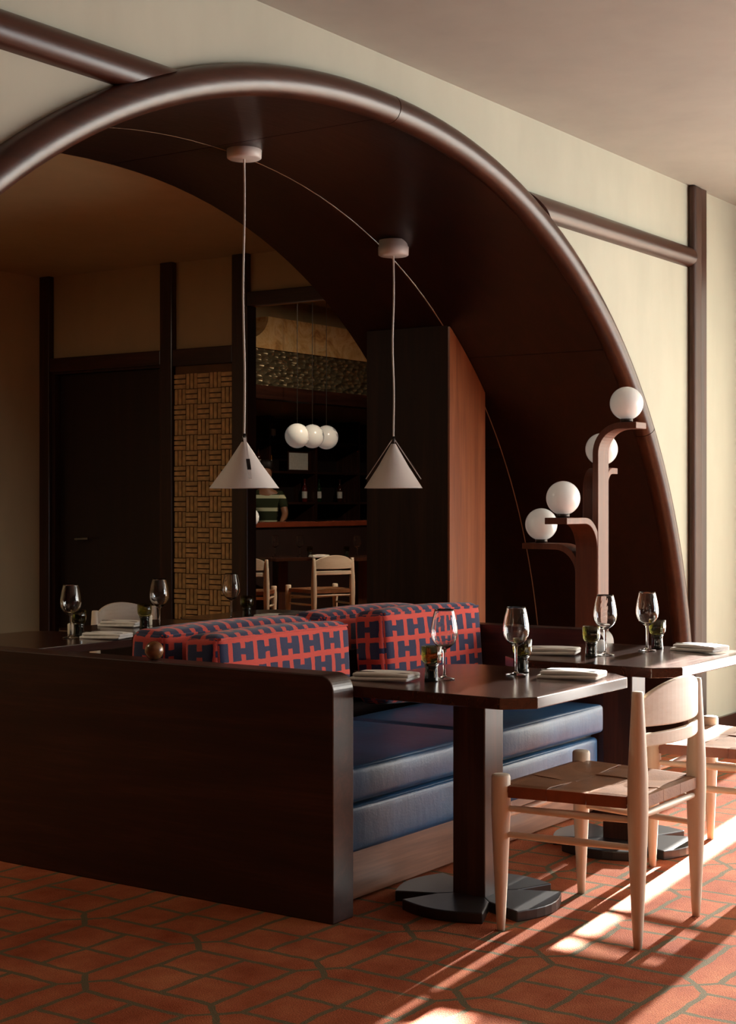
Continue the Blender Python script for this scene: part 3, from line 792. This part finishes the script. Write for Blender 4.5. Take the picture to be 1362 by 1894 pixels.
# ------------------------------------------------------------------ pendants
def pendant(x, y, zv, zb, za, R, rot, label):
    t = thing('pendant_lamp', label, 'pendant lamp', (x, y, zb), rot, 'cone pendant lamps under the vault')
    hh = za-zb
    # slope of the vault: a short spacer hides the gap
    obj('canopy', MB().lathe([(0.0, -0.045), (0.066, -0.045), (0.073, -0.040), (0.074, -0.002), (0.070, 0.0), (0.070, 0.03), (0.0, 0.03)], 32), 'white_metal', t, loc=(0, 0, zv-zb))
    pts = [(0.004*math.sin(9*s)*math.sin(PI*s), 0.004*math.sin(7*s+1)*math.sin(PI*s), hh+0.02+(zv-0.045-zb-hh-0.02)*s) for s in ts(0, 1, 30)]
    obj('cord', MB().tube(pts, 0.0045, 8), 'cord', t)
    prof = [(R, 0.0), (R*0.5, hh*0.5), (0.010, hh*0.985), (0.006, hh), (0.004, hh*0.975), (R*0.5-0.003, hh*0.49), (R-0.004, 0.001), (R, 0.0)]
    obj('shade', open_lathe(prof, 48), 'white_metal', t)
    obj('cord_grip', MB().lathe([(0.0, hh-0.012), (0.012, hh-0.012), (0.010, hh+0.014), (0.006, hh+0.03), (0.0, hh+0.03)], 16), 'dark_metal', t)
    for sg in (-1, 1):
        a = Vector((sg*0.008, 0, hh+0.012)); b = Vector((sg*(R*0.86+0.012), 0, hh*0.20))
        obj('shade_arm', MB().ribbon([a, a.lerp(b, 0.5), b], (0, 1, 0), 0.012, 0.004), 'white_metal', t)
        obj('arm_clip', MB().ribbon([a.lerp(b, 0.55)+Vector((sg*.003, 0, .003)), a.lerp(b, 0.80)+Vector((sg*.003, 0, .003))], (0, 1, 0), 0.016, 0.004), 'dark_metal', t)
    pr = [(0.0, -0.028)] + [(0.028*math.cos(a), 0.028*math.sin(a)) for a in ts(-1.4, 1.2, 8)] + [(0.012, 0.045), (0.0, 0.045)]
    obj('bulb', MB().lathe(pr, 16, (0, 0, hh*0.48)), 'opal', t)
    return t
pendant(5.073, 4.122, 2.848, 1.412, 1.613, 0.148, math.radians(34.5-90-75), 'white cone pendant lamp on a long cord, left of the two')
pendant(6.197, 4.110, 2.585, 1.420, 1.640, 0.141, math.radians(34.5-90), 'white cone pendant lamp on a shorter cord, beside the pillar')

# ------------------------------------------------------------------ bentwood lamp with four globes
def globe_lamp():
    t = thing('floor_lamp', 'bentwood floor lamp with four white globes behind the far table', 'lamp', (6.70, 3.30, 0))
    gr = 0.079; G = [((0.0, -0.18), 1.820, 0.13, 0.26), ((-0.30, 0.0), 1.372, 0.14, 0.36), ((0.145, 0.02), 1.611, 0.10, 0.22), ((0.02, 0.285), 1.244, 0.13, 0.34)]
    W = 0.115; th = 0.030
    obj('lamp_base', MB().lathe([(0.0, 0.0), (0.20, 0.0), (0.20, 0.02), (0.19, 0.026), (0.0, 0.026)], 40), 'wood_x', t)
    for (gx, gy), gz, R, reach in G:
        d = Vector((gx, gy, 0)); L = d.length; d = d.normalized(); side = Vector((-d.y, d.x, 0))
        top = gz-gr-0.012-th/2
        s0 = 0.045
        pts = [(d*s0+Vector((0, 0, z))) for z in (0.02, 0.5, top-R)]
        pts += [d*(s0+R-R*math.cos(a))+Vector((0, 0, top-R+R*math.sin(a))) for a in ts(0.12, PI/2, 10)]
        pts += [d*max(L+0.075, s0+R+0.02)+Vector((0, 0, top))]
        a = obj('bentwood_arm', MB().ribbon(pts, side, W, th), 'bent', t, bevel=0.002, segs=1)
        g = MB().lathe([(0.0, -gr)]+[(gr*math.cos(q), gr*math.sin(q)) for q in ts(-PI/2+.08, PI/2-.08, 22)]+[(0.0, gr)], 36)
        gl = obj('globe', g, 'opal', t, loc=(gx, gy, gz))
        obj('globe_fitting', MB().lathe([(0.0, -0.092), (0.03, -0.092), (0.03, -0.070), (0.0, -0.070)], 20), 'dark_metal', gl)
    return t
globe_lamp()

# ------------------------------------------------------------------ bar beyond the opening
BY = 10.9
h = thing('bar_canopy', 'marble-faced canopy with hammered metal band above the bar', 'canopy', (12.0, BY, 2.35))
poly = [(0.0, 0.76), (0.0, 0.84)] ; 
face = [(1.35, 0.75), (6.5, 0.75), (6.5, 1.12), (1.85, 1.12)] + [(1.35+0.5*math.cos(a)*1.0, 1.12-0.30*math.sin(a)) for a in ts(0.05, PI/2, 10)]
obj('marble_face', MB().prism(face, 'y', 0.0, 0.6), 'marble', h)
obj('hammered_band', MB().box(0.9, 6.5, 0.03, 0.55, 0.33, 0.75), 'hammered', h)
obj('canopy_hanger', MB().box(1.9, 6.5, 0.3, 0.5, 1.12, 1.4), 'back_plaster', h)
obj('beam', MB().box(0.9, 6.5, 0.0, 0.2, 0.18, 0.33), 'wood_x', h)
b = thing('bar_counter', 'dark bar counter with red-brown top edge under the canopy', 'bar counter', (13.0, BY, 0))
obj('counter_body', MB().box(0, 5.5, 0.03, 0.30, 0, 1.06), 'bar_dark', b)
obj('counter_top', MB().box(-0.05, 5.55, 0.0, 0.34, 1.06, 1.12), plain('red_brown_top', (120, 54, 32), 0.4), b, bevel=0.006)
s = thing('back_bar', 'tall dark shelf unit behind the bar holding bottles', 'shelf unit', (13.4, 12.1, 0))
obj('back_board', MB().box(0, 5.0, 0.36, 0.40, 0, 2.45), 'bar_dark', s)
for z in (0.95, 1.35, 1.75, 2.15): obj('shelf', MB().box(0, 5.0, 0.0, 0.36, z-0.03, z), 'wood_x', s)
for k in range(6): obj('upright', MB().box(k*0.99, k*0.99+0.04, -0.01, 0.36, 0.0, 2.45), 'wood_z', s)
bp = [(0.0, 0.0), (0.036, 0.0), (0.038, 0.01), (0.038, 0.17), (0.030, 0.20), (0.014, 0.225), (0.013, 0.29), (0.016, 0.292), (0.016, 0.305), (0.0, 0.306)]
bme = {}
for nm, c in (('green', (30, 48, 28)), ('amber', (150, 92, 30)), ('clear', (170, 170, 160)), ('brown', (60, 28, 16)), ('red', (92, 26, 22))):
    me = open_lathe(bp, 14).mesh('bottle'); me.materials.append(plain('bottle_'+nm, c, 0.12, var=0.05)); bme[nm] = me
lbm = open_lathe([(0.0388, 0.05), (0.0388, 0.14)], 14).mesh('bottle_label'); lbm.materials.append(M['linen'])
for (nm, x, z, sn) in (('amber', 15.55, 1.75, 'middle'), ('clear', 16.47, 1.75, 'middle'), ('brown', 15.32, 1.75, 'middle'), ('brown', 15.62, 2.15, 'top'), ('red', 16.02, 2.15, 'top'), ('green', 16.9, 2.15, 'top'),
                       ('red', 16.3, 1.35, 'lowest visible'), ('green', 16.62, 1.35, 'lowest visible'), ('brown', 17.1, 1.35, 'lowest visible')):
    o = obj('bottle', bme[nm], None, loc=(x, 12.22, z+0.001))
    tag(o, '%s glass bottle on the %s shelf of the back bar' % (nm, sn), 'bottle', 'bottles behind the bar')
    obj('bottle_label', lbm, None, o)
pf = thing('framed_card', 'small pale framed card standing on the back bar', 'picture frame', (16.08, 12.15, 1.752))
obj('card', MB().box(-0.20, 0.20, 0.0, 0.008, 0.02, 0.24), 'linen', pf); obj('frame', MB().box(-0.22, 0.22, 0.008, 0.02, 0.0, 0.26), 'wood_x', pf)
def hang_globe(x, y, z, r, label, top=3.75):
    t = thing('globe_pendant', label, 'globe lamp', (x, y, z), 0, 'white globes over the bar')
    obj('globe', MB().lathe([(0.0, -r)]+[(r*math.cos(q), r*math.sin(q)) for q in ts(-PI/2+.1, PI/2-.1, 16)]+[(0.0, r)], 28), 'opal', t)
    obj('rod', MB().tube([(0, 0, r*0.9), (0, 0, top-z)], 0.004, 6), 'dark_metal', t)
def wpt(u, v, D):
    a = (u-681)/f_; return (D*(CF[0]+a*CR[0]), D*(CF[1]+a*CR[1]), H+(v0_-v)/f_*D)
for (u, v, D, r, lab) in ((550, 806, 16.6, 0.134, 'white globe hanging over the bar, leftmost and nearest of three'), (578, 807, 17.3, 0.134, 'white globe hanging over the bar, middle of three'), (604, 809, 18.0, 0.140, 'white globe hanging over the bar, rightmost of three')):
    p = wpt(u, v, D); hang_globe(p[0], p[1], p[2], r, lab)
p = wpt(462, 957, 16.0); hang_globe(p[0], p[1], p[2], 0.10, 'small white globe low beside the stud, half hidden')
table((13.40, 10.38, 0), 0.66, 0.62, 'dark table in the bar between chair and counter, left one', rot=-0.35)
table((13.98, 9.72, 0), 0.66, 0.62, 'dark table in the bar behind the chair back, right one', rot=-0.35)
for (u, D, lab) in ((509, 16.9, 'wine glass in the bar nearest the stud'), (555, 16.9, 'wine glass in the bar left of the chair back'), (661, 16.9, 'wine glass in the bar right of the chair back')):
    q = wpt(u, 900, D); wine_glass(q[0], q[1], lab)
for (u, D, lab) in ((573, 16.8, 'small tumbler in the bar left of the chair back'), (641, 16.8, 'small tumbler in the bar right of the chair back')):
    q = wpt(u, 900, D); tumbler(q[0], q[1], lab)
q = wpt(590, 900, 16.75); napkin(q[0], q[1], -0.35, 'folded napkin in the bar above the chair back')
# bartender
def skin(name, verts, edges, radii, mat, parent, root=0, sub=2):
    me = bpy.data.meshes.new(name); me.from_pydata(verts, edges, []); me.materials.append(M[mat])
    o = bpy.data.objects.new(name, me); COL.objects.link(o)
    if parent: o.parent = parent
    md = o.modifiers.new('skin', 'SKIN'); md.use_smooth_shade = True
    for i, r in enumerate(radii):
        sv = me.skin_vertices[0].data[i]; sv.radius = (r, r*0.8 if r > 0.08 else r); sv.use_root = (i == root)
    o.modifiers.new('sub', 'SUBSURF').levels = sub; o.modifiers['sub'].render_levels = sub
    return o
pp = wpt(492, 930, 18.75)
per = thing('person', 'person in a dark green shirt with pale stripes behind the bar', 'person', (pp[0], pp[1], 0), YAW-PI/2)
V = [(0, 0, .98), (0, 0, 1.15), (0, 0, 1.38), (0, 0, 1.50), (0, -.02, 1.60), (0, -.03, 1.70), (0, -.03, 1.78),
     (.18, 0, 1.44), (.24, -.06, 1.20), (.20, -.26, 1.08), (-.18, 0, 1.44), (-.22, -.04, 1.18), (-.17, -.22, 1.06),
     (.10, 0, .92), (.11, -.02, .50), (.11, .02, .08), (.11, -.12, .04), (-.10, 0, .92), (-.11, -.02, .50), (-.11, .02, .08), (-.11, -.12, .04)]
Ed = [(0, 1), (1, 2), (2, 3), (3, 4), (4, 5), (5, 6), (2, 7), (7, 8), (8, 9), (2, 10), (10, 11), (11, 12), (0, 13), (13, 14), (14, 15), (15, 16), (0, 17), (17, 18), (18, 19), (19, 20)]
Rr = [.13, .13, .14, .06, .06, .09, .08, .06, .045, .03, .06, .045, .03, .09, .06, .045, .035, .09, .06, .045, .035]
skin('body', V, Ed, Rr, 'skin', per)
skin('shirt', [V[0], V[1], V[2], (0, 0, 1.49), (.18, 0, 1.44), (.23, -.04, 1.26), (-.18, 0, 1.44), (-.21, -.03, 1.26)], [(0, 1), (1, 2), (2, 3), (2, 4), (4, 5), (2, 6), (6, 7)], [.15, .15, .165, .075, .082, .07, .082, .07], 'striped', per)
skin('trousers', [(0, 0, 1.0), V[13], V[14], (.11, .02, .06), V[17], V[18], (-.11, .02, .06)], [(0, 1), (1, 2), (2, 3), (0, 4), (4, 5), (5, 6)], [.14, .105, .075, .06, .105, .075, .06], 'trousers', per)
obj('hair', MB().rbox(0.088, 0.098, 0.07, 0.06, (0, 0.012, 1.80), 4), 'hair', per)
for sg in (-1, 1):
    hnd = obj('hand', MB().rbox(0.03, 0.045, 0.016, 0.014, (sg*0.19, -0.31, 1.07), 3), 'skin', per)
    for k in range(4): obj('finger', MB().tube([(sg*0.19+(-0.021+0.014*k), -0.345, 1.07), (sg*0.19+(-0.023+0.015*k), -0.385, 1.065), (sg*0.19+(-0.023+0.015*k), -0.41, 1.05)], [.009, .008, .006], 8), 'skin', hnd)
    obj('thumb', MB().tube([(sg*0.165, -0.30, 1.07), (sg*0.145, -0.335, 1.065), (sg*0.15, -0.36, 1.06)], [.010, .009, .007], 8), 'skin', hnd)

# ------------------------------------------------------------------ unseen fill lamps added to the rooms behind
def fill_lamp(x, y, z, watts, label, r=0.10):
    t = thing('unseen_fill_lamp', label, 'fill lamp', (x, y, z), 0, 'added fill lamps of the rear rooms')
    obj('fill_lamp_body', MB().lathe([(0.0, 0.0), (r, 0.0), (r+.01, 0.02), (r+.01, 0.06), (0.0, 0.06)], 28), 'white_metal', t)
    l = bpy.data.lights.new('fill_glow', 'AREA'); l.shape = 'DISK'; l.size = r*1.8; l.energy = watts; l.color = (1.0, 0.82, 0.60)
    o = bpy.data.objects.new('fill_glow', l); COL.objects.link(o); o.parent = t; o.location = (0, 0, -0.01)
fill_lamp(3.2, 6.4, ZB-0.06, 36, 'added warm fill lamp on the back room ceiling, out of view')
fill_lamp(13.0, 8.0, 3.69, 105, 'added warm fill lamp on the ceiling before the bar, out of view')
